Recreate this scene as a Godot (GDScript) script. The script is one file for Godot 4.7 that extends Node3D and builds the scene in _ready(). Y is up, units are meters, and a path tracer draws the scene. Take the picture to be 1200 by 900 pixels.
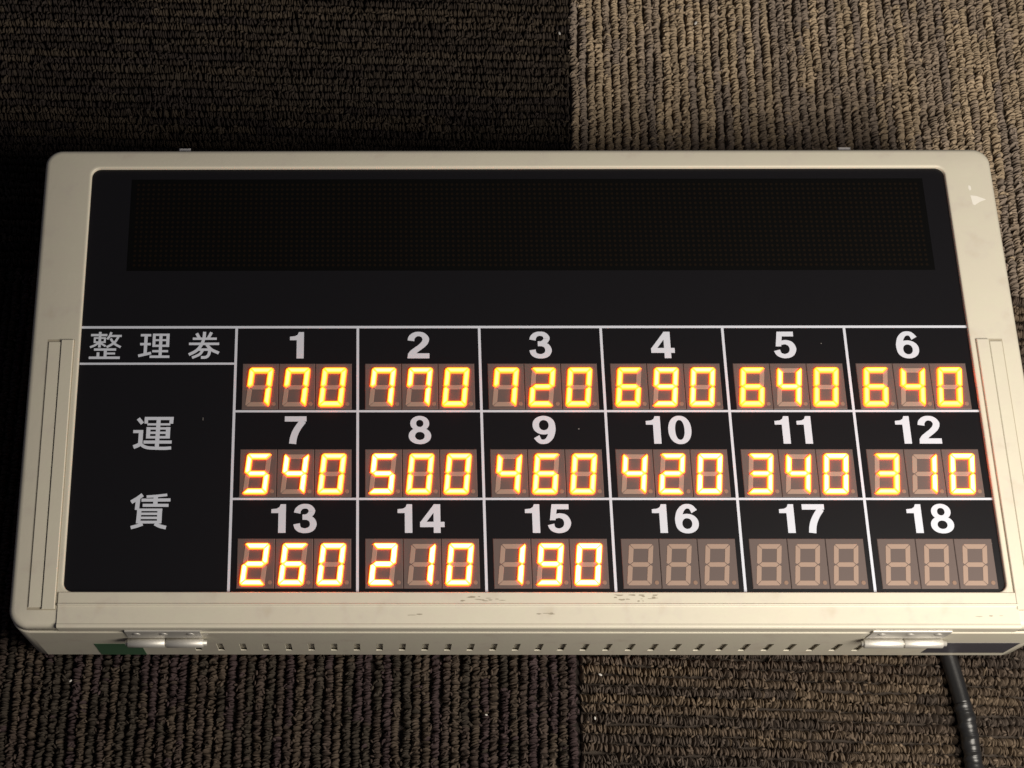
extends Node3D
# A bus fare display lying on ribbed carpet tiles, photographed from above.
# Plan coordinates in millimetres: X to the right, D down the panel, N up from the panel face.

var rng := RandomNumberGenerator.new()
var taken := {}


func P(X: float, D: float, N: float) -> Vector3:
	return Vector3((X + 42.0) * 0.001, (N + 67.0) * 0.001, (D - 28.0) * 0.001)


# ---------------------------------------------------------------- helpers
func numbered(called: String) -> String:
	if not taken.has(called):
		taken[called] = 0
		return called
	taken[called] += 1
	return "%s_%03d" % [called, taken[called]]


func thing(called: String, label: String, category: String, at: Vector3, group := "") -> Node3D:
	var o := Node3D.new()
	o.name = numbered(called)
	add_child(o)
	o.position = at
	o.set_meta("label", label)
	o.set_meta("category", category)
	if group != "":
		o.set_meta("group", group)
	return o


func put(called: String, mesh: Mesh, mat: Material, parent: Node, label := "") -> MeshInstance3D:
	var o := MeshInstance3D.new()
	o.name = numbered(called)
	o.mesh = mesh
	if mat != null:
		o.material_override = mat
	parent.add_child(o, true)
	if label != "":
		o.set_meta("label", label)
	return o


func begin() -> SurfaceTool:
	var st := SurfaceTool.new()
	st.begin(Mesh.PRIMITIVE_TRIANGLES)
	st.set_smooth_group(-1)
	return st


func done(st: SurfaceTool) -> ArrayMesh:
	st.generate_normals()
	return st.commit()


# a triangle whose front looks along "out"
func tri(st: SurfaceTool, a: Vector3, b: Vector3, c: Vector3, out: Vector3) -> void:
	var n := (b - a).cross(c - a)
	if n.length_squared() < 1e-24:
		return
	if n.dot(out) > 0.0:      # counter-clockwise seen from outside: turn it
		st.add_vertex(a); st.add_vertex(c); st.add_vertex(b)
	else:
		st.add_vertex(a); st.add_vertex(b); st.add_vertex(c)


func quad(st: SurfaceTool, a: Vector3, b: Vector3, c: Vector3, d: Vector3, out: Vector3) -> void:
	tri(st, a, b, c, out)
	tri(st, a, c, d, out)


# flat polygon on the panel, looking up; pts in plan mm
func flat_poly(st: SurfaceTool, pts: PackedVector2Array, N: float) -> void:
	var ix := Geometry2D.triangulate_polygon(pts)
	for k in range(0, ix.size(), 3):
		var a := pts[ix[k]]
		var b := pts[ix[k + 1]]
		var c := pts[ix[k + 2]]
		tri(st, P(a.x, a.y, N), P(b.x, b.y, N), P(c.x, c.y, N), Vector3.UP)


# a ribbon of varying width along a centre line, flat on the panel
func ribbon(st: SurfaceTool, pts: PackedVector2Array, w: PackedFloat32Array, N: float) -> void:
	var n := pts.size()
	var L := PackedVector2Array()
	var R := PackedVector2Array()
	for i in n:
		var t: Vector2
		var scale_ := 1.0
		if i == 0:
			t = (pts[1] - pts[0]).normalized()
		elif i == n - 1:
			t = (pts[n - 1] - pts[n - 2]).normalized()
		else:
			var t0 := (pts[i] - pts[i - 1]).normalized()
			var t1 := (pts[i + 1] - pts[i]).normalized()
			t = (t0 + t1).normalized()
			scale_ = 1.0 / maxf(0.6, t.dot(t1))
		var nn := Vector2(-t.y, t.x) * w[i] * 0.5 * scale_
		L.append(pts[i] + nn)
		R.append(pts[i] - nn)
	for i in n - 1:
		quad(st, P(L[i].x, L[i].y, N), P(L[i + 1].x, L[i + 1].y, N), P(R[i + 1].x, R[i + 1].y, N), P(R[i].x, R[i].y, N), Vector3.UP)


func smooth_line(pts: PackedVector2Array, per: int) -> PackedVector2Array:
	var o := PackedVector2Array()
	var n := pts.size()
	for i in n - 1:
		var p0 := pts[maxi(i - 1, 0)]
		var p3 := pts[mini(i + 2, n - 1)]
		for k in per:
			o.append(pts[i].cubic_interpolate(pts[i + 1], p0, p3, float(k) / per))
	o.append(pts[n - 1])
	return o


func blended(w: PackedFloat32Array, per: int) -> PackedFloat32Array:
	var o := PackedFloat32Array()
	for i in w.size() - 1:
		for k in per:
			o.append(lerpf(w[i], w[i + 1], float(k) / per))
	o.append(w[w.size() - 1])
	return o


# rounded rectangle in plan, clockwise from the top left corner
func round_rect(x0: float, d0: float, x1: float, d1: float, r: float, seg: int) -> PackedVector2Array:
	var o := PackedVector2Array()
	var cs := [[x0 + r, d0 + r, PI], [x1 - r, d0 + r, PI * 1.5], [x1 - r, d1 - r, 0.0], [x0 + r, d1 - r, PI * 0.5]]
	for c in cs:
		for k in seg + 1:
			var a: float = c[2] + PI * 0.5 * k / seg
			o.append(Vector2(c[0] + cos(a) * r, c[1] + sin(a) * r))
	return o


# skin between successive outlines of equal length; outlines = [points, N]; smooth across
func loft(outlines: Array, closed: bool, inside: Vector2, smooth: bool, flip := false) -> ArrayMesh:
	var st := begin()
	if smooth:
		st.set_smooth_group(0)
	for k in outlines.size() - 1:
		var a: PackedVector2Array = outlines[k][0]
		var b: PackedVector2Array = outlines[k + 1][0]
		var na: float = outlines[k][1]
		var nb: float = outlines[k + 1][1]
		var n := a.size()
		for i in (n if closed else n - 1):
			var j := (i + 1) % n
			var mid := (a[i] + a[j] + b[i] + b[j]) * 0.25
			var dir := Vector3(mid.x - inside.x, 0, mid.y - inside.y).normalized()
			# outward = to the left of travel from a to b
			var along := P(b[i].x, b[i].y, nb) - P(a[i].x, a[i].y, na)
			var edge := P(a[j].x, a[j].y, na) - P(a[i].x, a[i].y, na)
			if edge.length() < 1e-9:
				edge = P(b[j].x, b[j].y, nb) - P(b[i].x, b[i].y, nb)
			var out := edge.cross(along)
			if flip:
				out = -out
			if out.length() < 1e-12:
				out = dir
			quad(st, P(a[i].x, a[i].y, na), P(a[j].x, a[j].y, na), P(b[j].x, b[j].y, nb), P(b[i].x, b[i].y, nb), out)
	return done(st)


# box with bevelled top edges: plan rectangle, from N0 to N1
func bevel_box(st: SurfaceTool, x0: float, d0: float, x1: float, d1: float, N0: float, N1: float, b: float) -> void:
	prism(st, PackedVector2Array([Vector2(x0, d0), Vector2(x1, d0), Vector2(x1, d1), Vector2(x0, d1)]), N0, N1, b, b)


func inset(poly: PackedVector2Array, by: float) -> PackedVector2Array:
	var area := 0.0
	var n := poly.size()
	for i in n:
		area += poly[i].cross(poly[(i + 1) % n])
	var s := 1.0 if area > 0.0 else -1.0
	var o := PackedVector2Array()
	for i in n:
		var e0 := (poly[i] - poly[(i + n - 1) % n]).normalized()
		var e1 := (poly[(i + 1) % n] - poly[i]).normalized()
		var n0 := Vector2(-e0.y, e0.x) * s
		var n1 := Vector2(-e1.y, e1.x) * s
		var m := (n0 + n1).normalized()
		o.append(poly[i] + m * by / maxf(0.35, m.dot(n0)))
	return o


func prism(st: SurfaceTool, poly: PackedVector2Array, N0: float, N1: float, b: float, drop: float, cap := true) -> void:
	var top := inset(poly, b) if b > 0.0 else poly
	var n := poly.size()
	var c := Vector2.ZERO
	for q in poly:
		c += q / n
	for i in n:
		var j := (i + 1) % n
		var m: Vector2 = (poly[i] + poly[j]) * 0.5 - c
		var out := Vector3(m.x, 0, m.y)
		quad(st, P(poly[i].x, poly[i].y, N0), P(poly[j].x, poly[j].y, N0), P(poly[j].x, poly[j].y, N1 - drop), P(poly[i].x, poly[i].y, N1 - drop), out)
		if b > 0.0:
			quad(st, P(poly[i].x, poly[i].y, N1 - drop), P(poly[j].x, poly[j].y, N1 - drop), P(top[j].x, top[j].y, N1), P(top[i].x, top[i].y, N1), out * 0.3 + Vector3.UP * out.length())
	if cap:
		flat_poly(st, top, N1)


# profile in (D, N) swept along X
func extrude_x(st: SurfaceTool, prof: PackedVector2Array, x0: float, x1: float) -> void:
	var n := prof.size()
	var c := Vector2.ZERO
	for q in prof:
		c += q / n
	var area := 0.0
	for i in n:
		area += prof[i].cross(prof[(i + 1) % n])
	var s := 1.0 if area > 0.0 else -1.0
	for i in n:
		var a := prof[i]
		var b := prof[(i + 1) % n]
		var e := (b - a).normalized()
		var out := Vector3(0, -e.x * s, e.y * s)
		quad(st, P(x0, a.x, a.y), P(x1, a.x, a.y), P(x1, b.x, b.y), P(x0, b.x, b.y), out)
	var ix := Geometry2D.triangulate_polygon(prof)
	for k in range(0, ix.size(), 3):
		for side in [[x0, -1.0], [x1, 1.0]]:
			tri(st, P(side[0], prof[ix[k]].x, prof[ix[k]].y), P(side[0], prof[ix[k + 1]].x, prof[ix[k + 1]].y), P(side[0], prof[ix[k + 2]].x, prof[ix[k + 2]].y), Vector3(side[1], 0, 0))


# tube through points (already in metres) with a radius each
func tube(pts: PackedVector3Array, rad: PackedFloat32Array, seg: int, wrap := 0.0, pace := 0.0) -> ArrayMesh:
	var st := begin()
	st.set_smooth_group(0)
	var n := pts.size()
	var rings := []
	for i in n:
		var t := (pts[mini(i + 1, n - 1)] - pts[maxi(i - 1, 0)]).normalized()
		var u := t.cross(Vector3.UP)
		if u.length() < 0.1:
			u = t.cross(Vector3.RIGHT)
		u = u.normalized()
		var v := u.cross(t)
		var ring := PackedVector3Array()
		for k in seg:
			var a := TAU * k / seg
			ring.append(pts[i] + (u * cos(a) + v * sin(a)) * rad[i] * (1.0 + wrap * pow(0.5 + 0.5 * sin(a + i * pace), 3.0)))
		rings.append(ring)
	for i in n - 1:
		for k in seg:
			var j := (k + 1) % seg
			var a: Vector3 = rings[i][k]
			var b: Vector3 = rings[i][j]
			var c: Vector3 = rings[i + 1][j]
			var d: Vector3 = rings[i + 1][k]
			quad(st, a, b, c, d, (a + b + c + d) * 0.25 - (pts[i] + pts[i + 1]) * 0.5)
	for side in [0, n - 1]:
		var out := (pts[0] - pts[1]) if side == 0 else (pts[n - 1] - pts[n - 2])
		for k in seg:
			tri(st, pts[side], rings[side][k], rings[side][(k + 1) % seg], out)
	return done(st)


func paint(c: Color, rough: float, metal := 0.0, spec := 0.5) -> StandardMaterial3D:
	var m := StandardMaterial3D.new()
	m.albedo_color = c.linear_to_srgb()
	m.roughness = rough
	m.metallic = metal
	m.metallic_specular = spec
	return m


func glow(c: Color, energy: float) -> StandardMaterial3D:
	var m := StandardMaterial3D.new()
	m.albedo_color = Color(0.5, 0.25, 0.1)
	m.roughness = 0.5
	m.emission_enabled = true
	m.emission = c.linear_to_srgb()
	m.emission_energy_multiplier = energy
	return m


# ---------------------------------------------------------------- the scene
const FARES := ["770", "770", "720", "690", "640", "640", "540", "500", "460", "420", "340", "310", "260", "210", "190", "   ", "   ", "   "]
const LIT := {"0": "abcdef", "1": "bc", "2": "abged", "3": "abgcd", "4": "fgbc", "5": "afgcd", "6": "afgcde", "7": "fabc", "9": "abcdfg", " ": ""}
const PITCH := 66.0
const ROW := 48.85

var cream: StandardMaterial3D
var cream_plain: StandardMaterial3D
var black_panel: StandardMaterial3D
var white_print: StandardMaterial3D
var chrome: StandardMaterial3D
var dark_gap: StandardMaterial3D


func _ready() -> void:
	rng.seed = 20260
	# camera: a cropped picture, so the lens is shifted sideways
	var cam := Camera3D.new()
	cam.name = "camera"
	add_child(cam)
	cam.transform = Transform3D(Basis(Vector3(0.99996, -0.00808, -0.00251), Vector3(0.0006, 0.36426, -0.9313), Vector3(0.00844, 0.93126, 0.36425)).orthonormalized(), P(-127.51, 345.46, 798.26))
	var near := 0.05
	cam.set_frustum(900.0 / 1870.0 * near, Vector2((600.0 - 413.258) / 1870.0 * near, 0.0), near, 20.0)
	cam.current = true

	# the dim room, and the lamp to the lower right of the picture
	var we := WorldEnvironment.new()
	we.name = "environment"
	var env := Environment.new()
	env.background_mode = Environment.BG_COLOR
	env.background_color = Color(0.30, 0.30, 0.34)
	env.background_energy_multiplier = 0.55
	env.tonemap_mode = Environment.TONE_MAPPER_LINEAR
	env.tonemap_exposure = 1.0
	env.sdfgi_enabled = true
	env.ssao_enabled = true
	env.ssil_enabled = true
	we.environment = env
	add_child(we)
	var lamp := OmniLight3D.new()
	lamp.name = "room_lamp"
	lamp.light_color = Color(1.0, 0.965, 0.91)
	lamp.light_energy = 0.70
	lamp.light_size = 0.22
	lamp.omni_range = 6.0
	lamp.omni_attenuation = 2.0
	lamp.shadow_enabled = true
	lamp.position = P(335, 345, 465)
	add_child(lamp)

	make_materials()
	build_floor()
	build_display()
	build_cable()
	build_lint()


func noise_tex(seed_: int, freq: float, ramp: Gradient, octaves := 4, normal := false, bump := 1.0) -> NoiseTexture2D:
	var n := FastNoiseLite.new()
	n.seed = seed_
	n.frequency = freq
	n.noise_type = FastNoiseLite.TYPE_SIMPLEX_SMOOTH
	n.fractal_octaves = octaves
	var t := NoiseTexture2D.new()
	t.noise = n
	t.width = 512
	t.height = 512
	t.seamless = true
	if normal:
		t.as_normal_map = true
		t.bump_strength = bump
	else:
		t.color_ramp = ramp
	return t


func ramp_of(stops: Array) -> Gradient:
	var g := Gradient.new()
	var offs := PackedFloat32Array()
	var cols := PackedColorArray()
	for s in stops:
		offs.append(s[0])
		cols.append((s[1] as Color).linear_to_srgb())
	g.offsets = offs
	g.colors = cols
	return g


func make_materials() -> void:
	cream = StandardMaterial3D.new()
	var c0 := Color(0.585, 0.552, 0.452)
	cream.albedo_texture = noise_tex(5, 0.012, ramp_of([[0.0, Color(0.535, 0.485, 0.39)], [0.22, Color(0.572, 0.53, 0.446)], [0.36, c0], [0.6, c0], [1.0, c0 * 1.02]]))
	cream.uv1_triplanar = true
	cream.uv1_scale = Vector3(7, 7, 7)
	cream.roughness = 0.42
	cream.metallic_specular = 0.4
	cream.normal_enabled = true
	cream.normal_texture = noise_tex(11, 0.09, null, 3, true, 0.6)
	cream.normal_scale = 0.12
	cream_plain = paint(Color(0.60, 0.56, 0.46), 0.5)
	black_panel = paint(Color(0.0072, 0.0068, 0.0080), 0.30, 0.0, 0.45)
	white_print = paint(Color(0.57, 0.60, 0.68), 0.55)
	chrome = paint(Color(0.62, 0.60, 0.56), 0.5, 0.65)
	dark_gap = paint(Color(0.02, 0.018, 0.015), 0.8)


# ---------------------------------------------------------------- carpet
func build_floor() -> void:
	var floor_ := MeshInstance3D.new()
	floor_.name = "floor"
	var slab := BoxMesh.new()
	slab.size = Vector3(3.0, 0.05, 3.0)
	floor_.mesh = slab
	floor_.material_override = paint(Color(0.03, 0.027, 0.024), 0.95)
	floor_.position = Vector3(0, -0.0375, 0)
	floor_.rotation.y = -0.032
	floor_.set_meta("kind", "structure")
	floor_.set_meta("label", "carpet tiled floor under the fare display, tiles quarter turned")
	add_child(floor_)
	# the corner where the four tiles meet lies under the display
	var cx := -6.0
	var cd := -59.0
	var s := 500.0
	var dark := [Color(0.0393, 0.0311, 0.0257), Color(0.0485, 0.0389, 0.0307), Color(0.0347, 0.0278, 0.0248), Color(0.0554, 0.0433, 0.0327)]
	var light := [Color(0.3138, 0.2440, 0.1702), Color(0.2626, 0.2070, 0.1570), Color(0.3459, 0.2687, 0.1845), Color(0.2242, 0.1799, 0.1449)]
	var mid := [Color(0.0879, 0.0669, 0.0522), Color(0.1049, 0.0791, 0.0583), Color(0.0709, 0.0560, 0.0462), Color(0.1219, 0.0914, 0.0644)]
	var deep := [Color(0.0555, 0.0418, 0.0352), Color(0.0435, 0.0360, 0.0290), Color(0.0665, 0.0511, 0.0393), Color(0.0507, 0.0360, 0.0363)]
	carpet_tile(floor_, cx - s, cd - s, s, false, dark, "dark carpet tile with ribs running across, under the upper left corner")
	carpet_tile(floor_, cx, cd - s, s, true, light, "lighter khaki carpet tile with ribs running up, beyond the upper right corner")
	carpet_tile(floor_, cx - s, cd, s, true, deep, "dark carpet tile with ribs running up, below the left half")
	carpet_tile(floor_, cx, cd, s, false, mid, "brown carpet tile with ribs running across, below the right half")


func tuft_mesh() -> ArrayMesh:
	# one looped tuft: a low lump, longer along the rib (x), a little pinched like a yarn
	var st := begin()
	st.set_smooth_group(0)
	var rows := 4
	var seg := 7
	var pts := []
	for r in rows:
		var a := PI * 0.5 * r / (rows - 1)
		var ring := PackedVector3Array()
		for k in seg:
			var b := TAU * k / seg
			ring.append(Vector3(cos(b) * cos(a) * 1.0, sin(a), sin(b) * cos(a) * 1.0))
		pts.append(ring)
	for r in rows - 1:
		for k in seg:
			var j := (k + 1) % seg
			var m: Vector3 = (pts[r][k] + pts[r + 1][j]) * 0.5
			quad(st, pts[r][k], pts[r][j], pts[r + 1][j], pts[r + 1][k], m)
	return done(st)


func carpet_tile(parent: Node3D, x0: float, d0: float, s: float, up: bool, tones: Array, label: String) -> void:
	var st := begin()
	bevel_box(st, x0 + 0.3, d0 + 0.3, x0 + s - 0.3, d0 + s - 0.3, -78.5, -73.5, 0.5)
	var base := paint(Color(tones[0].r * 0.5, tones[0].g * 0.5, tones[0].b * 0.5), 1.0)
	var tile := MeshInstance3D.new()
	tile.name = "carpet_tile" if parent.get_child_count() == 0 else "carpet_tile_%03d" % parent.get_child_count()
	tile.mesh = done(st)
	tile.material_override = base
	parent.add_child(tile, true)
	tile.position = -parent.position
	tile.set_meta("label", label)
	var mm := MultiMesh.new()
	mm.transform_format = MultiMesh.TRANSFORM_3D
	mm.use_colors = true
	mm.mesh = tuft_mesh()
	var pitch := 5.3
	var step := 1.15
	var ribs := int(s / pitch)
	var each := int(s / step)
	var xf: Array[Transform3D] = []
	var cols := PackedColorArray()
	var wob := FastNoiseLite.new()
	wob.seed = rng.randi() % 1000
	wob.frequency = 0.02
	var hue := FastNoiseLite.new()
	hue.seed = rng.randi() % 1000
	hue.frequency = 0.03
	for r in ribs:
		var rib_tone: Color = tones[rng.randi() % tones.size()]
		var rib_h := rng.randf_range(-0.7, 0.5)
		var next_swap := rng.randf_range(20, 160)
		for k in each:
			var along := (k + 0.5) * step + rng.randf_range(-0.5, 0.5)
			if along > next_swap:
				rib_tone = tones[rng.randi() % tones.size()]
				next_swap = along + rng.randf_range(8, 130)
			var across := (r + 0.5) * pitch + wob.get_noise_2d(r * 37.0, along) * 1.3 + rng.randf_range(-0.4, 0.4)
			across = clampf(across, 2.0, s - 2.0)
			var x := x0 + (across if up else along)
			var d := d0 + (along if up else across)
			var h := 5.0 + rib_h + rng.randf_range(-0.35, 0.35)
			var wide := rng.randf_range(2.3, 2.8)
			var long := rng.randf_range(0.75, 1.15)
			var turn := rng.randf_range(-0.2, 0.55)
			var b := Basis(Vector3.UP, turn + (0.0 if up else PI * 0.5)) * Basis(Vector3.RIGHT, rng.randf_range(-0.3, 0.3)) * Basis(Vector3.BACK, rng.randf_range(-0.25, 0.25))
			b = b * Basis.from_scale(Vector3(wide, h, long) * 0.001)
			xf.append(Transform3D(b, P(x, d, -72.3)))
			var t: Color = rib_tone * (1.0 + 0.28 * hue.get_noise_2d(r * 9.0, along) + rng.randf_range(-0.14, 0.14))
			if rng.randf() < 0.05:
				t = tones[rng.randi() % tones.size()]
			cols.append(Color(t.r, t.g, t.b, 1.0))
			if rng.randf() < 0.25:      # a loose fibre loop on the rib's flank
				var off := rng.randf_range(-2.9, 2.9)
				var f := Basis(Vector3.UP, rng.randf_range(0, PI)) * Basis(Vector3.RIGHT, rng.randf_range(-0.6, 0.6))
				f = f * Basis.from_scale(Vector3(rng.randf_range(0.5, 0.9), rng.randf_range(0.7, 1.3), rng.randf_range(0.9, 1.7)) * 0.001)
				xf.append(Transform3D(f, P(x + (off if up else 0.4), d + (0.4 if up else off), -72.3 + h * 0.93 - absf(off) * 0.7)))
				var t2 := t * rng.randf_range(0.85, 1.2)
				cols.append(Color(t2.r, t2.g, t2.b, 1.0))
	mm.instance_count = xf.size()
	for i in xf.size():
		mm.set_instance_transform(i, xf[i])
		mm.set_instance_color(i, cols[i])
	var yarn := StandardMaterial3D.new()
	yarn.vertex_color_use_as_albedo = true
	yarn.roughness = 0.95
	yarn.metallic_specular = 0.15
	var pile := MultiMeshInstance3D.new()
	pile.name = "carpet_pile" if tile.name == &"carpet_tile" else "carpet_pile_%03d" % (parent.get_child_count() - 1)
	pile.multimesh = mm
	pile.material_override = yarn
	pile.set_meta("kind", "stuff")
	tile.add_child(pile, true)


# ---------------------------------------------------------------- the fare display
func build_display() -> void:
	var t := thing("fare_display", "cream metal bus fare display with black panel and glowing orange digits, lying on carpet", "fare display", Vector3.ZERO)
	build_case(t)
	build_panel(t)
	build_digits(t)
	build_hardware(t)


func build_case(t: Node3D) -> void:
	var mid := Vector2(-42, 28)
	var X0 := -309.6
	var X1 := 225.4
	var D0 := -109.6
	var D1 := 166.0
	# cover frame: from the opening's inner edge over the top face and down the skirt
	var seg := 10
	var o := []
	o.append([round_rect(-282.6, -97.4, 198.4, 147.6, 5.0, seg), -1.0])
	o.append([round_rect(-282.7, -97.5, 198.5, 147.7, 5.1, seg), 1.3])
	o.append([round_rect(-282.9, -97.7, 198.7, 147.9, 5.2, seg), 1.8])
	o.append([round_rect(-283.3, -98.1, 199.1, 148.3, 5.4, seg), 2.05])
	o.append([round_rect(-284.2, -99.0, 200.0, 149.2, 5.8, seg), 2.0])
	o.append([round_rect(X0 + 3.4, D0 + 3.4, X1 - 3.4, D1 - 3.4, 6.6, seg), 2.0])
	o.append([round_rect(X0 + 2.0, D0 + 2.0, X1 - 2.0, D1 - 2.0, 7.6, seg), 1.75])
	o.append([round_rect(X0 + 0.9, D0 + 0.9, X1 - 0.9, D1 - 0.9, 8.6, seg), 1.05])
	o.append([round_rect(X0 + 0.25, D0 + 0.25, X1 - 0.25, D1 - 0.25, 9.2, seg), 0.0])
	o.append([round_rect(X0, D0, X1, D1, 9.5, seg), -1.4])
	o.append([round_rect(X0, D0, X1, D1, 9.5, seg), -6.6])
	o.append([round_rect(X0 + 1.5, D0 + 1.5, X1 - 1.5, D1 - 1.5, 8.5, seg), -6.7])
	put("cover_frame", loft(o, true, mid, true), cream, t)
	# the lower case: three sides swept round, its front closed by the vent panel
	var c := []
	for lv in [[4.0, -6.9], [1.0, -6.9], [0.35, -7.2], [0.0, -7.8], [0.0, -59.6], [0.6, -60.6], [2.0, -61.0]]:
		var i: float = lv[0]
		var rr := round_rect(X0 + i, D0 + i, X1 - i, 167.0 - i, 9.5 - i, seg)
		# open the loop along the front: start after the front left corner
		var open := PackedVector2Array()
		var n := rr.size()
		var first := 3 * (seg + 1)
		for k in n:
			open.append(rr[(first + k) % n])
		c.append([open, lv[1]])
	put("lower_case", loft(c, false, mid, true), cream, t)
	# vent panel with its slots cut through
	var n_slots := 30
	var xs := PackedFloat32Array([X0 + 9.5])
	var holes := {}
	for k in n_slots:
		var x := -217.0 + 350.2 * k / (n_slots - 1)
		xs.append(x - 1.7)
		xs.append(x + 1.7)
		holes[xs.size() - 2] = true
	xs.append(X1 - 9.5)
	var ns := PackedFloat32Array([-60.6, -50.0, -33.0, -7.8])
	var st := begin()
	var DF := 167.0
	var DB := 166.3
	for a in xs.size() - 1:
		for b in 3:
			if b == 1 and holes.has(a):
				# the cut edges
				quad(st, P(xs[a], DF, ns[1]), P(xs[a + 1], DF, ns[1]), P(xs[a + 1], DB, ns[1]), P(xs[a], DB, ns[1]), Vector3.UP)
				quad(st, P(xs[a], DF, ns[2]), P(xs[a + 1], DF, ns[2]), P(xs[a + 1], DB, ns[2]), P(xs[a], DB, ns[2]), Vector3.DOWN)
				quad(st, P(xs[a], DF, ns[1]), P(xs[a], DF, ns[2]), P(xs[a], DB, ns[2]), P(xs[a], DB, ns[1]), Vector3.RIGHT)
				quad(st, P(xs[a + 1], DF, ns[1]), P(xs[a + 1], DF, ns[2]), P(xs[a + 1], DB, ns[2]), P(xs[a + 1], DB, ns[1]), Vector3.LEFT)
				continue
			quad(st, P(xs[a], DF, ns[b]), P(xs[a + 1], DF, ns[b]), P(xs[a + 1], DF, ns[b + 1]), P(xs[a], DF, ns[b + 1]), Vector3.BACK)
			quad(st, P(xs[a], DB, ns[b]), P(xs[a + 1], DB, ns[b]), P(xs[a + 1], DB, ns[b + 1]), P(xs[a], DB, ns[b + 1]), Vector3.FORWARD)
	# rolled upper edge that catches the light
	quad(st, P(xs[0], DF, -7.8), P(X1 - 9.5, DF, -7.8), P(X1 - 9.5, 166.65, -7.2), P(xs[0], 166.65, -7.2), Vector3(0, 1, 1))
	quad(st, P(xs[0], 166.65, -7.2), P(X1 - 9.5, 166.65, -7.2), P(X1 - 9.5, 163.0, -6.9), P(xs[0], 163.0, -6.9), Vector3.UP)
	put("vent_panel", done(st), cream, t)
	st = begin()
	extrude_x(st, PackedVector2Array([Vector2(164.4, -58), Vector2(165.5, -58), Vector2(165.5, -10), Vector2(164.4, -10)]), X0 + 14, X1 - 14)
	put("inner_chassis", done(st), cream_plain, t)
	# bottom rail with two fine beads
	var prof := PackedVector2Array([Vector2(148.1, 0.0), Vector2(148.1, 2.5), Vector2(148.4, 2.8), Vector2(153.9, 2.8), Vector2(154.1, 3.3), Vector2(154.5, 3.55), Vector2(155.0, 3.4), Vector2(155.2, 2.75), Vector2(155.6, 2.6), Vector2(164.2, 2.6), Vector2(164.8, 2.9), Vector2(165.5, 2.95), Vector2(166.2, 2.6), Vector2(166.6, 1.9), Vector2(166.7, 0.8), Vector2(166.5, -0.2), Vector2(166.5, -6.2), Vector2(164.0, -6.2), Vector2(164.0, 0.0)])
	st = begin()
	extrude_x(st, prof, -284.4, 202.4)
	put("bottom_rail", done(st), cream, t)
	# the slide strips on both sides
	for s in [[-299.6, -293.0, 1, false], [-292.6, -285.9, 0, true], [201.6, 208.2, 0, true], [208.6, 215.3, 1, false]]:
		st = begin()
		var inner: bool = s[3]
		bevel_box(st, s[0], 8.4 if inner else 9.4, s[1], 157.0 if inner else 156.0, 1.2, 3.2 if inner else 2.6, 0.35)
		put("slide_strip", done(st), cream, t)
	var groove := paint(Color(0.36, 0.32, 0.24), 0.8)
	for s in [[-300.1, -285.4], [201.1, 215.8]]:
		st = begin()
		bevel_box(st, s[0], 8.0, s[1], 157.4, 1.0, 2.06, 0.0)
		put("strip_groove", done(st), groove, t)


func build_panel(t: Node3D) -> void:
	var st := begin()
	prism(st, round_rect(-282.9, -97.9, 198.8, 147.9, 5.0, 6), -3.0, 0.0, 0.0, 0.0)
	put("display_panel", done(st), black_panel, t)
	# unlit dot matrix behind the black upper part
	st = begin()
	bevel_box(st, -260, -91, 186, -34, 0.0, 0.1, 0.0)
	var win := put("matrix_window", done(st), paint(Color(0.002, 0.002, 0.002), 0.6, 0.0, 0.2), t)
	st = begin()
	for r in 18:
		for k in 152:
			var cx := -256.0 + 2.9 * k
			var cd := -87.5 + 2.95 * r
			var q := PackedVector2Array()
			for a in 6:
				q.append(Vector2(cx + cos(TAU * a / 6) * 0.85, cd + sin(TAU * a / 6) * 0.85))
			for a in 4:
				tri(st, P(q[0].x, q[0].y, 0.16), P(q[a + 1].x, q[a + 1].y, 0.16), P(q[a + 2].x, q[a + 2].y, 0.16) if a < 4 else P(q[0].x, q[0].y, 0.16), Vector3.UP)
	var dots := put("matrix_dots", done(st), paint(Color(0.008, 0.005, 0.003), 0.6, 0.0, 0.2), win)
	dots.set_meta("kind", "stuff")
	# printed ruling
	var lines := [[-282.6, -0.7, 198.5, 0.7, 0.06], [-282.4, 20.8, -198.7, 22.0, 0.06]]
	for r in [1, 2]:
		lines.append([-197.3, ROW * r - 0.6, 198.5, ROW * r + 0.6, 0.06])
	for c in 6:
		lines.append([-198.0 + PITCH * c - 0.7, 0.7, -198.0 + PITCH * c + 0.7, 147.3, 0.09])
	for l in lines:
		st = begin()
		bevel_box(st, l[0], l[1], l[2], l[3], 0.0, l[4], 0.0)
		put("grid_line", done(st), white_print, t)
	for k in 18:
		var cell_x := -198.0 + PITCH * (k % 6) + 33.0
		var top := ROW * (k / 6) + 2.9
		st = begin()
		number(st, str(k + 1), cell_x, top, 15.5)
		put("printed_number", done(st), white_print, t)
	kanji(t)


# heavy grotesque numerals drawn with ribbons; unit height 1, y up
func number(st: SurfaceTool, s: String, cx: float, top: float, h: float) -> void:
	var total := 0.0
	var wide := {"1": 0.50, "4": 0.82}
	for ch in s:
		total += wide.get(ch, 0.79)
	total += 0.25 * (s.length() - 1)
	var x := cx - total * h * 0.5
	for ch in s:
		glyph(st, ch, x, top, h)
		x += (wide.get(ch, 0.79) + 0.25) * h


var gx := 0.0
var gtop := 0.0
var gh := 1.0
var glift := 0.0


func gp(x: float, y: float) -> Vector2:
	return Vector2(gx + x * gh, gtop + (1.0 - y) * gh)


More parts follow.
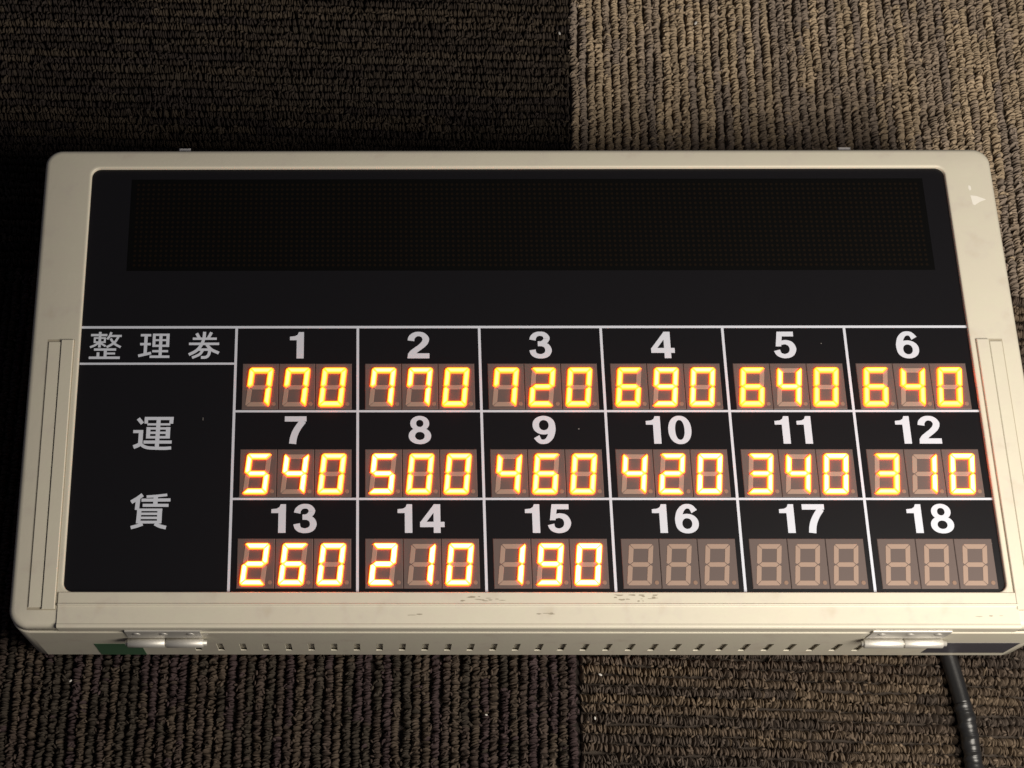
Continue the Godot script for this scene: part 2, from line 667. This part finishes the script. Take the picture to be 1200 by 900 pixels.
func gpoly(st: SurfaceTool, a: Array) -> void:
	var q := PackedVector2Array()
	for k in range(0, a.size(), 2):
		q.append(gp(a[k], a[k + 1]))
	glift += 0.012
	flat_poly(st, q, 0.06 + glift)


func gline(st: SurfaceTool, a: Array) -> void:   # x, y, width triples
	var q := PackedVector2Array()
	var w := PackedFloat32Array()
	for k in range(0, a.size(), 3):
		q.append(gp(a[k], a[k + 1]))
		w.append(a[k + 2] * gh)
	glift += 0.012
	ribbon(st, smooth_line(q, 6), blended(w, 6), 0.06 + glift)


func gring(st: SurfaceTool, cx: float, cy: float, rx: float, ry: float, tx: float, ty: float, e: float) -> void:
	glift += 0.012
	var n := 40
	for k in n:
		var c := []
		for j in [k, k + 1]:
			var a: float = TAU * j / n
			var u := Vector2(signf(cos(a)) * pow(absf(cos(a)), e), signf(sin(a)) * pow(absf(sin(a)), e))
			c.append(gp(cx + u.x * rx, cy + u.y * ry))
			c.append(gp(cx + u.x * (rx - tx), cy + u.y * (ry - ty)))
		quad(st, P(c[0].x, c[0].y, 0.06 + glift), P(c[2].x, c[2].y, 0.06 + glift), P(c[3].x, c[3].y, 0.06 + glift), P(c[1].x, c[1].y, 0.06 + glift), Vector3.UP)


func glyph(st: SurfaceTool, ch: String, x: float, top: float, h: float) -> void:
	gx = x
	gtop = top
	gh = h
	glift = 0.0
	match ch:
		"0":
			gring(st, 0.395, 0.5, 0.395, 0.515, 0.235, 0.155, 0.92)
		"1":
			gpoly(st, [0.24, 0.0, 0.49, 0.0, 0.49, 1.0, 0.31, 1.0, 0.27, 0.90, 0.18, 0.845, 0.0, 0.825, 0.0, 0.69, 0.24, 0.69])
		"2":
			gline(st, [0.125, 0.665, 0.235, 0.15, 0.78, 0.225, 0.25, 0.885, 0.19, 0.39, 0.925, 0.165, 0.55, 0.88, 0.19, 0.645, 0.74, 0.23, 0.60, 0.585, 0.22, 0.46, 0.44, 0.20, 0.29, 0.31, 0.20, 0.17, 0.19, 0.23, 0.125, 0.075, 0.25])
			gpoly(st, [0.0, 0.0, 0.765, 0.0, 0.765, 0.19, 0.02, 0.19])
		"3":
			gline(st, [0.12, 0.69, 0.225, 0.15, 0.80, 0.21, 0.25, 0.90, 0.175, 0.39, 0.93, 0.16, 0.53, 0.895, 0.18, 0.615, 0.765, 0.22, 0.55, 0.635, 0.19, 0.43, 0.575, 0.15, 0.30, 0.57, 0.14])
			gline(st, [0.30, 0.525, 0.14, 0.45, 0.525, 0.15, 0.60, 0.465, 0.20, 0.665, 0.30, 0.23, 0.59, 0.14, 0.20, 0.40, 0.075, 0.165, 0.22, 0.11, 0.18, 0.135, 0.20, 0.21, 0.108, 0.315, 0.225])
		"4":
			gpoly(st, [0.455, 0.0, 0.685, 0.0, 0.685, 1.0, 0.455, 1.0])
			gpoly(st, [0.0, 0.20, 0.82, 0.20, 0.82, 0.385, 0.0, 0.385])
			gpoly(st, [0.0, 0.36, 0.20, 0.36, 0.50, 0.76, 0.475, 1.0])
		"5":
			gpoly(st, [0.13, 0.82, 0.72, 0.82, 0.72, 1.0, 0.155, 1.0])
			gpoly(st, [0.075, 0.44, 0.265, 0.44, 0.345, 0.99, 0.15, 0.99])
			gline(st, [0.20, 0.505, 0.05, 0.28, 0.57, 0.15, 0.42, 0.60, 0.165, 0.59, 0.53, 0.21, 0.665, 0.345, 0.235, 0.585, 0.155, 0.20, 0.40, 0.075, 0.16, 0.235, 0.105, 0.17, 0.145, 0.185, 0.20, 0.11, 0.295, 0.225])
		"6":
			gring(st, 0.405, 0.325, 0.385, 0.34, 0.22, 0.155, 0.95)
			gline(st, [0.125, 0.30, 0.215, 0.125, 0.50, 0.235, 0.185, 0.73, 0.22, 0.305, 0.885, 0.18, 0.435, 0.93, 0.155, 0.565, 0.895, 0.17, 0.665, 0.745, 0.225])
		"7":
			gpoly(st, [0.02, 0.81, 0.765, 0.81, 0.765, 1.0, 0.02, 1.0])
			gline(st, [0.655, 0.835, 0.22, 0.50, 0.62, 0.225, 0.385, 0.40, 0.235, 0.325, 0.20, 0.24, 0.30, 0.0, 0.245])
		"8":
			gring(st, 0.395, 0.74, 0.325, 0.275, 0.20, 0.145, 0.97)
			gring(st, 0.395, 0.285, 0.385, 0.30, 0.22, 0.155, 0.97)
		"9":
			gring(st, 0.385, 0.675, 0.385, 0.34, 0.22, 0.155, 0.95)
			gline(st, [0.665, 0.70, 0.215, 0.665, 0.50, 0.235, 0.605, 0.27, 0.22, 0.485, 0.115, 0.18, 0.355, 0.07, 0.155, 0.225, 0.105, 0.17, 0.125, 0.255, 0.225])


# the printed characters, stroke by stroke; each stroke = [width, x, y, x, y, ...] in drawing units
func kanji(t: Node3D) -> void:
	var sei := [[20, 52, 119, 178, 119], [14, 76, 142, 168, 142], [14, 76, 174, 168, 174], [16, 83, 136, 83, 180], [16, 161, 136, 161, 180], [21, 122, 94, 122, 216], [18, 116, 178, 84, 200, 50, 214], [16, 130, 182, 170, 207],
		[19, 208, 97, 196, 128, 178, 152], [18, 192, 126, 289, 126], [19, 266, 128, 236, 178, 178, 214], [19, 204, 146, 236, 186, 286, 214],
		[20, 82, 232, 252, 232], [24, 170, 232, 170, 292], [17, 170, 263, 246, 263], [22, 115, 254, 115, 292], [21, 46, 296, 284, 296]]
	var ri := [[21, 436, 120, 516, 120], [21, 434, 190, 516, 190], [26, 478, 120, 476, 270], [23, 424, 281, 522, 259], [23, 540, 108, 540, 212], [25, 646, 108, 646, 212], [19, 530, 117, 656, 117], [17, 530, 159, 656, 159], [19, 530, 203, 656, 203],
		[25, 592, 108, 592, 286], [19, 530, 245, 652, 245], [21, 512, 288, 664, 288]]
	var ken := [[24, 866, 106, 890, 146], [24, 980, 98, 956, 146], [20, 838, 148, 1022, 148], [21, 810, 188, 1042, 188], [25, 927, 94, 922, 150, 902, 202, 868, 242, 812, 272], [25, 946, 192, 982, 232, 1042, 260], [21, 868, 233, 982, 233], [24, 972, 226, 966, 268, 946, 291, 906, 294], [22, 918, 236, 894, 270, 838, 296]]
	var un := [[66, 330, 160, 405, 250], [56, 255, 390, 425, 390], [76, 388, 365, 385, 600], [72, 402, 592, 345, 632, 272, 662], [58, 385, 598, 430, 640, 510, 672, 650, 682, 800, 684, 912, 676], [58, 440, 160, 932, 160], [62, 468, 150, 468, 250], [68, 898, 150, 894, 252], [40, 488, 264, 880, 264], [72, 678, 160, 668, 676],
		[70, 512, 312, 510, 512], [76, 846, 312, 844, 512], [44, 480, 336, 884, 336], [44, 480, 412, 880, 412], [46, 478, 491, 882, 491], [58, 438, 575, 916, 575]]
	var chin := [[70, 402, 150, 320, 215, 215, 282], [76, 332, 190, 318, 418], [48, 472, 184, 640, 172, 822, 152], [58, 388, 246, 880, 242], [56, 412, 337, 852, 337], [78, 628, 168, 626, 337], [76, 362, 395, 350, 656], [82, 708, 395, 706, 646], [46, 320, 416, 750, 416], [44, 390, 486, 690, 486], [44, 390, 557, 690, 557], [50, 340, 632, 740, 632], [62, 428, 664, 330, 700, 230, 728], [66, 632, 658, 720, 702, 826, 728]]
	# origin and units: plan mm of the drawing's corner, mm per unit
	var sets := [[sei, -280.9, -4.4, 0.07067, 0.0755], [ri, -280.9, -4.4, 0.07067, 0.0755], [ken, -280.9, -4.4, 0.07067, 0.0755], [un, -259.3, 47.8, 0.03133, 0.0321], [chin, -256.9, 90.8, 0.03075, 0.0309]]
	for s in sets:
		var st := begin()
		var lift := 0.05
		for k in s[0]:
			var q := PackedVector2Array()
			var w := PackedFloat32Array()
			for i in range(1, k.size(), 2):
				q.append(Vector2(s[1] + k[i] * s[3], s[2] + k[i + 1] * s[4]))
				w.append(k[0] * s[3] * 0.97)
			lift += 0.006
			if q.size() > 2:
				q = smooth_line(q, 5)
				w = blended(w, 5)
			ribbon(st, q, w, lift)
		put("printed_character", done(st), white_print, t)


# ---------------------------------------------------------------- seven segment digits


func seg_polys() -> Dictionary:
	var L := 3.1
	var R := 15.7
	var T := 2.9
	var M := 13.75
	var B := 24.7
	var w := 2.5
	var g := 0.2
	var h := 1.2
	var o := {}
	o["a"] = [[L + 0.9 + g, T], [R - 0.9 - g, T], [R - 0.35 - g, T + 0.35], [R - w - g * 0.4, T + w], [L + w + g * 0.4, T + w], [L + 0.35 + g, T + 0.35]]
	o["d"] = [[L + w + g * 0.4, B - w], [R - w - g * 0.4, B - w], [R - 0.35 - g, B - 0.35], [R - 0.9 - g, B], [L + 0.9 + g, B], [L + 0.35 + g, B - 0.35]]
	o["f"] = [[L, T + 0.9 + g], [L + 0.35, T + 0.35 + g], [L + w, T + w + g * 0.4], [L + w, M - h - g], [L + 1.0, M - g], [L, M - 0.9]]
	o["b"] = [[R - 0.35, T + 0.35 + g], [R, T + 0.9 + g], [R, M - 0.9], [R - 1.0, M - g], [R - w, M - h - g], [R - w, T + w + g * 0.4]]
	o["e"] = [[L + 1.0, M + g], [L + w, M + h + g], [L + w, B - w - g * 0.4], [L + 0.35, B - 0.35 - g], [L, B - 0.9 - g], [L, M + 0.9]]
	o["c"] = [[R - 1.0, M + g], [R, M + 0.9], [R, B - 0.9 - g], [R - 0.35, B - 0.35 - g], [R - w, B - w - g * 0.4], [R - w, M + h + g]]
	o["g"] = [[L + w + 0.1, M - h], [R - w - 0.1, M - h], [R - 1.3, M], [R - w - 0.1, M + h], [L + w + 0.1, M + h], [L + 1.3, M]]
	return o


const LEVELS := 6


func slanted(pts: Array) -> PackedVector2Array:
	var q := PackedVector2Array()
	for p in pts:
		q.append(Vector2(p[0] + (13.75 - p[1]) * 0.105, p[1]))
	return q


# a lit light bar: side walls, rounded rim, face and the bright middle over the diode
func lit_segment(poly: PackedVector2Array, n0: float, n1: float, mats: Array) -> ArrayMesh:
	var mesh := ArrayMesh.new()
	var steps := [[poly, n0], [poly, n1 - 0.35], [inset(poly, 0.38), n1], [inset(poly, 0.85), n1 + 0.03]]
	var n := poly.size()
	var c := Vector2.ZERO
	for q in poly:
		c += q / n
	for k in 4:
		var st := begin()
		var a: PackedVector2Array = steps[k][0]
		var na: float = steps[k][1]
		if k < 3:
			var b: PackedVector2Array = steps[k + 1][0]
			var nb: float = steps[k + 1][1]
			for i in n:
				var j := (i + 1) % n
				var m: Vector2 = (a[i] + a[j]) * 0.5 - c
				quad(st, Vector3(a[i].x, na, a[i].y) * 0.001, Vector3(a[j].x, na, a[j].y) * 0.001, Vector3(b[j].x, nb, b[j].y) * 0.001, Vector3(b[i].x, nb, b[i].y) * 0.001, Vector3(m.x, 0, m.y) * (1.0 if k == 0 else 0.2) + (Vector3.ZERO if k == 0 else Vector3.UP * m.length()))
		else:
			for i in range(1, n - 1):
				tri(st, Vector3(a[0].x, na, a[0].y) * 0.001, Vector3(a[i].x, na, a[i].y) * 0.001, Vector3(a[i + 1].x, na, a[i + 1].y) * 0.001, Vector3.UP)
		st.generate_normals()
		st.commit(mesh)
		mesh.surface_set_material(k, mats[k])
	return mesh


func local_prism(poly: PackedVector2Array, n0: float, n1: float, b: float, drop: float, mats: Array) -> ArrayMesh:
	# sides and bevel as one surface, the face as another; metres from the module's corner
	var mesh := ArrayMesh.new()
	var top := inset(poly, b)
	var lift := func(v: Vector2, n: float) -> Vector3: return Vector3(v.x, n, v.y) * 0.001
	var st := begin()
	var n := poly.size()
	var c := Vector2.ZERO
	for q in poly:
		c += q / n
	for i in n:
		var j := (i + 1) % n
		var m: Vector2 = (poly[i] + poly[j]) * 0.5 - c
		var out := Vector3(m.x, 0, m.y)
		quad(st, lift.call(poly[i], n0), lift.call(poly[j], n0), lift.call(poly[j], n1 - drop), lift.call(poly[i], n1 - drop), out)
		quad(st, lift.call(poly[i], n1 - drop), lift.call(poly[j], n1 - drop), lift.call(top[j], n1), lift.call(top[i], n1), out * 0.3 + Vector3.UP * out.length())
	st.generate_normals()
	st.commit(mesh)
	st = begin()
	var ix := Geometry2D.triangulate_polygon(top)
	for k in range(0, ix.size(), 3):
		tri(st, lift.call(top[ix[k]], n1), lift.call(top[ix[k + 1]], n1), lift.call(top[ix[k + 2]], n1), Vector3.UP)
	st.generate_normals()
	st.commit(mesh)
	for k in 2:
		mesh.surface_set_material(k, mats[k])
	return mesh


func build_digits(t: Node3D) -> void:
	var face := paint(Color(0.118, 0.089, 0.082), 0.45, 0.0, 0.35)
	var off_face := paint(Color(0.32, 0.228, 0.182), 0.5, 0.0, 0.3)
	var dot_mat := paint(Color(0.24, 0.155, 0.115), 0.5, 0.0, 0.3)
	# LEDs differ a little in brightness; the upper rows glow yellower than the lower ones
	var polys := seg_polys()
	var side := glow(Color(1.0, 0.06, 0.002), 14.0)
	var rim := glow(Color(1.0, 0.30, 0.010), 1.7)
	var lit_meshes := []
	var off_meshes := {}
	for level in LEVELS:
		var f := float(level) / (LEVELS - 1)
		var ring := glow(Color(1.0, lerpf(0.52, 0.66, f), lerpf(0.025, 0.14, f)), lerpf(2.3, 4.0, f))
		var core := glow(Color(1.0, lerpf(0.68, 0.80, f), lerpf(0.12, 0.40, f)), lerpf(3.4, 6.5, f))
		lit_meshes.append({})
		var rise := 0.0
		for key in polys:
			rise += 0.015
			lit_meshes[level][key] = lit_segment(inset(slanted(polys[key]), -0.38), 0.3, 1.3 + rise, [side, rim, ring, core])
	for key in polys:
		off_meshes[key] = local_prism(slanted(polys[key]), 0.3, 0.56, 0.12, 0.08, [off_face, off_face])
	var dq := PackedVector2Array()
	for a in 10:
		dq.append(Vector2(17.25 + cos(TAU * a / 10) * 1.15, 23.3 + sin(TAU * a / 10) * 1.15))
	var dot_mesh := local_prism(dq, 0.3, 0.56, 0.12, 0.08, [dot_mat, dot_mat])
	var body := local_prism(PackedVector2Array([Vector2(0.12, 0), Vector2(19.58, 0), Vector2(19.58, 26.4), Vector2(0.12, 26.4)]), -2.0, 0.4, 0.3, 0.22, [face, face])
	for k in 18:
		var row := k / 6
		for m in 3:
			var at := P(-198.0 + PITCH * (k % 6) + 3.75 + 19.7 * m, ROW * row + 21.5, 0.0)
			var module := put("digit_module", body, null, t)
			module.position = at
			var on: String = LIT[FARES[k][m]]
			var level := clampi(row * 2 + rng.randi_range(-1, 1), 0, LEVELS - 1)
			for key in polys:
				if on.contains(key):
					put("lit_led_segment", lit_meshes[level][key], null, module)
				else:
					put("unlit_segment", off_meshes[key], null, module)
			put("decimal_point", dot_mesh, null, module)
			for key in on:      # each lit segment lights what lies round it
				var mid := Vector2.ZERO
				for p in polys[key]:
					mid += Vector2(p[0] + (13.75 - p[1]) * 0.105, p[1]) / 6.0
				var l := OmniLight3D.new()
				l.name = numbered("led_light")
				l.light_color = Color(1.0, 0.34, 0.16)
				l.light_energy = 0.000014
				l.light_size = 0.0012
				l.light_specular = 0.0
				l.omni_range = 0.25
				l.omni_attenuation = 2.0
				l.shadow_enabled = true
				module.add_child(l)
				l.position = Vector3(mid.x, 2.4, mid.y) * 0.001


# ---------------------------------------------------------------- hinges, catches, marks
func build_hardware(t: Node3D) -> void:
	var hinges := [[-250.6, -212.2, "left"], [129.6, 169.4, "right"]]
	for h in hinges:
		var x0: float = h[0]
		var x1: float = h[1]
		var st := begin()
		extrude_x(st, PackedVector2Array([Vector2(166.6, -2.6), Vector2(167.2, -2.6), Vector2(167.5, -3.0), Vector2(167.5, -17.0), Vector2(166.6, -17.0)]), x0, x1)
		var hinge := put("hinge", done(st), chrome, t)
		# knuckle tube in two halves
		var xm := x0 + (x1 - x0) * 0.5
		for seg in [[x0 - 0.6, xm - 0.25], [xm + 0.25, x1 + 0.4]]:
			var a := P(seg[0], 169.6, -19.5)
			var b := P(seg[1], 169.6, -19.5)
			var e := Vector3(0.0004, 0, 0)
			put("hinge_knuckle", tube(PackedVector3Array([a, a + e, b - e, b]), PackedFloat32Array([0.0020, 0.0024, 0.0024, 0.0020]), 18), chrome, hinge)
		put("hinge_pin", tube(PackedVector3Array([P(x0 - 1.6, 169.6, -19.5), P(x1 + 2.2, 169.6, -19.5)]), PackedFloat32Array([0.0014, 0.0014]), 12), chrome, hinge)
		for f in [0.14, 0.5, 0.86]:
			var sx: float = lerpf(x0, x1, f)
			put("hinge_screw", tube(PackedVector3Array([P(sx, 167.3, -8.0), P(sx, 167.7, -8.0), P(sx, 168.0, -8.0)]), PackedFloat32Array([0.0022, 0.0021, 0.0012]), 14), chrome, hinge)
		if h[2] == "right":
			st = begin()
			extrude_x(st, PackedVector2Array([Vector2(167.1, -24), Vector2(168.0, -24), Vector2(168.0, -33), Vector2(167.1, -33)]), 148.5, 154.5)
			put("hinge_catch", done(st), chrome, hinge)
	for f in [[-290.0, -90.0], [206.0, -90.0], [-290.0, 146.0], [206.0, 146.0]]:
		put("rubber_foot", tube(PackedVector3Array([P(f[0], f[1], -70.0), P(f[0], f[1], -60.0)]), PackedFloat32Array([0.007, 0.008]), 16), paint(Color(0.02, 0.02, 0.02), 0.8), t)
	# small catches that stand out beyond the far edge
	for s in [[-234.6, -228.0], [142.2, 149.2]]:
		var st := begin()
		bevel_box(st, s[0], -113.4, s[1], -108.0, -8.0, -3.6, 0.4)
		put("edge_catch", done(st), paint(Color(0.62, 0.60, 0.60), 0.4, 0.0), t)
	# green tape remnant and dark label on the front wall
	var st2 := begin()
	extrude_x(st2, PackedVector2Array([Vector2(166.9, -60.2), Vector2(167.15, -60.2), Vector2(167.15, -33.4), Vector2(166.9, -33.4)]), -271.0, -246.4)
	put("green_tape", done(st2), paint(Color(0.048, 0.115, 0.058), 0.6), t)
	st2 = begin()
	extrude_x(st2, PackedVector2Array([Vector2(166.9, -54.0), Vector2(167.15, -54.0), Vector2(167.15, -29.6), Vector2(166.9, -29.6)]), 170.0, 214.0)
	var lab := paint(Color(0.055, 0.053, 0.065), 0.45)
	put("dark_label", done(st2), lab, t)
	# chips and scuffs in the paint
	var chipm := paint(Color(0.78, 0.75, 0.68), 0.4)
	st2 = begin()
	flat_poly(st2, PackedVector2Array([Vector2(210.8, -79.2), Vector2(214.0, -78.8), Vector2(219.2, -76.6), Vector2(215.4, -75.0), Vector2(212.4, -73.0), Vector2(211.4, -73.6)]), 2.05)
	put("paint_chip", done(st2), chipm, t)
	st2 = begin()
	flat_poly(st2, PackedVector2Array([Vector2(210.4, -85.4), Vector2(211.6, -85.2), Vector2(211.9, -83.2), Vector2(211.0, -82.0), Vector2(210.3, -83.4)]), 2.05)
	put("paint_chip", done(st2), chipm, t)
	var scuff := paint(Color(0.30, 0.265, 0.20), 0.7)
	var r2 := RandomNumberGenerator.new()
	r2.seed = 77
	for z in [[-79.0, -58.0, 150.3, 152.8, 12], [-1.0, 20.0, 149.4, 152.9, 22], [-106.0, -95.0, 159.5, 160.1, 3], [-45.0, -22.0, 158.7, 159.4, 5], [176.0, 194.0, 160.0, 160.6, 3]]:
		st2 = begin()
		for k in z[4]:
			var cx := r2.randf_range(z[0], z[1])
			var cd := r2.randf_range(z[2], z[3])
			var q := PackedVector2Array()
			var rx := r2.randf_range(0.4, 2.2)
			var ry := r2.randf_range(0.15, 0.45)
			for a in 8:
				q.append(Vector2(cx + cos(TAU * a / 8) * rx * r2.randf_range(0.6, 1.2), cd + sin(TAU * a / 8) * ry * r2.randf_range(0.6, 1.2)))
			flat_poly(st2, q, (2.82 if cd < 154 else 2.62) + 0.004 * k)
		put("paint_scuff", done(st2), scuff, t)
	# faint fingerprint-like specks of dust on the panel
	var speck := paint(Color(0.16, 0.15, 0.14), 0.8)
	for s in [[-214.6, 52.4, 0.35, 1.6], [-15.0, 58.6, 0.7, 0.6], [118.5, 9.6, 0.5, 0.5], [194.0, 121.5, 0.9, 0.5]]:
		st2 = begin()
		bevel_box(st2, s[0], s[1], s[0] + s[2], s[1] + s[3], 0.0, 0.08, 0.0)
		put("dust_speck", done(st2), speck, t)


# ---------------------------------------------------------------- cable
func build_cable() -> void:
	var t := thing("power_cable", "black rubber power cable running out from under the display onto the carpet", "cable", P(188, 180, -67))
	var ctrl := PackedVector3Array()
	for q in [[185.0, 150.0, -65.6], [187.4, 160.0, -65.6], [189.2, 170.0, -65.4], [191.4, 186.0, -64.2], [192.8, 200.0, -63.2], [193.4, 216.0, -63.0], [193.2, 230.0, -63.0], [190.6, 262.0, -63.0], [186.0, 320.0, -63.0]]:
		ctrl.append(P(q[0], q[1], q[2]) - t.position)
	var pts := PackedVector3Array()
	for i in ctrl.size() - 1:
		for k in 12:
			pts.append(ctrl[i].cubic_interpolate(ctrl[i + 1], ctrl[maxi(i - 1, 0)], ctrl[mini(i + 2, ctrl.size() - 1)], k / 12.0))
	pts.append(ctrl[ctrl.size() - 1])
	var cut := 12 * 3 + 6
	var rad := PackedFloat32Array()
	rad.resize(cut + 1)
	rad.fill(0.0044)
	put("sheath", tube(pts.slice(0, cut + 1), rad, 20), paint(Color(0.012, 0.012, 0.013), 0.32), t)
	# the loose, wrinkled tape wrap further along
	var fine := PackedVector3Array()
	var rr := PackedFloat32Array()
	var r2 := RandomNumberGenerator.new()
	r2.seed = 9
	var nz := FastNoiseLite.new()
	nz.seed = 4
	nz.frequency = 0.11
	for i in range(cut, pts.size() - 1):
		for k in 5:
			fine.append(pts[i].lerp(pts[i + 1], k / 5.0))
			var s := (i - cut) * 5 + k
			rr.append(0.00450 + 0.0005 * nz.get_noise_1d(s * 0.35))
	put("tape_wrap", tube(fine, rr, 24, 0.10, 0.17), paint(Color(0.013, 0.013, 0.014), 0.33), t, "wrinkled black tape wrapped round the cable")


func build_lint() -> void:
	var bits := [[82.7, -239.9, 1.1, "tiny white lint speck on the khaki tile near the top edge"], [-4.4, -232.4, 0.9, "tiny pale lint speck beside the tile seam near the top edge"], [-288.3, 180.2, 0.7, "pale lint speck on dark carpet below the display's left corner"], [-63.0, 198.3, 0.6, "pale lint speck on vertical ribs below the display's middle"], [-4.6, 200.0, 0.7, "round white lint speck just right of the lower tile seam"], [-0.5, 176.6, 0.8, "long white lint speck close under the vent slots at the lower seam"]]
	var mat := paint(Color(0.5, 0.48, 0.45), 0.9)
	for b in bits:
		var m := SphereMesh.new()
		m.radius = b[2] * 0.001
		m.height = b[2] * 0.0013
		m.radial_segments = 8
		m.rings = 4
		var o := MeshInstance3D.new()
		o.name = numbered("lint_speck")
		o.mesh = m
		o.material_override = mat
		o.position = P(b[0], b[1], -66.9)
		o.rotation.y = b[0]
		o.scale = Vector3(1.4, 1, 0.8)
		o.set_meta("label", b[3])
		o.set_meta("category", "lint")
		o.set_meta("group", "lint specks on the carpet")
		add_child(o)
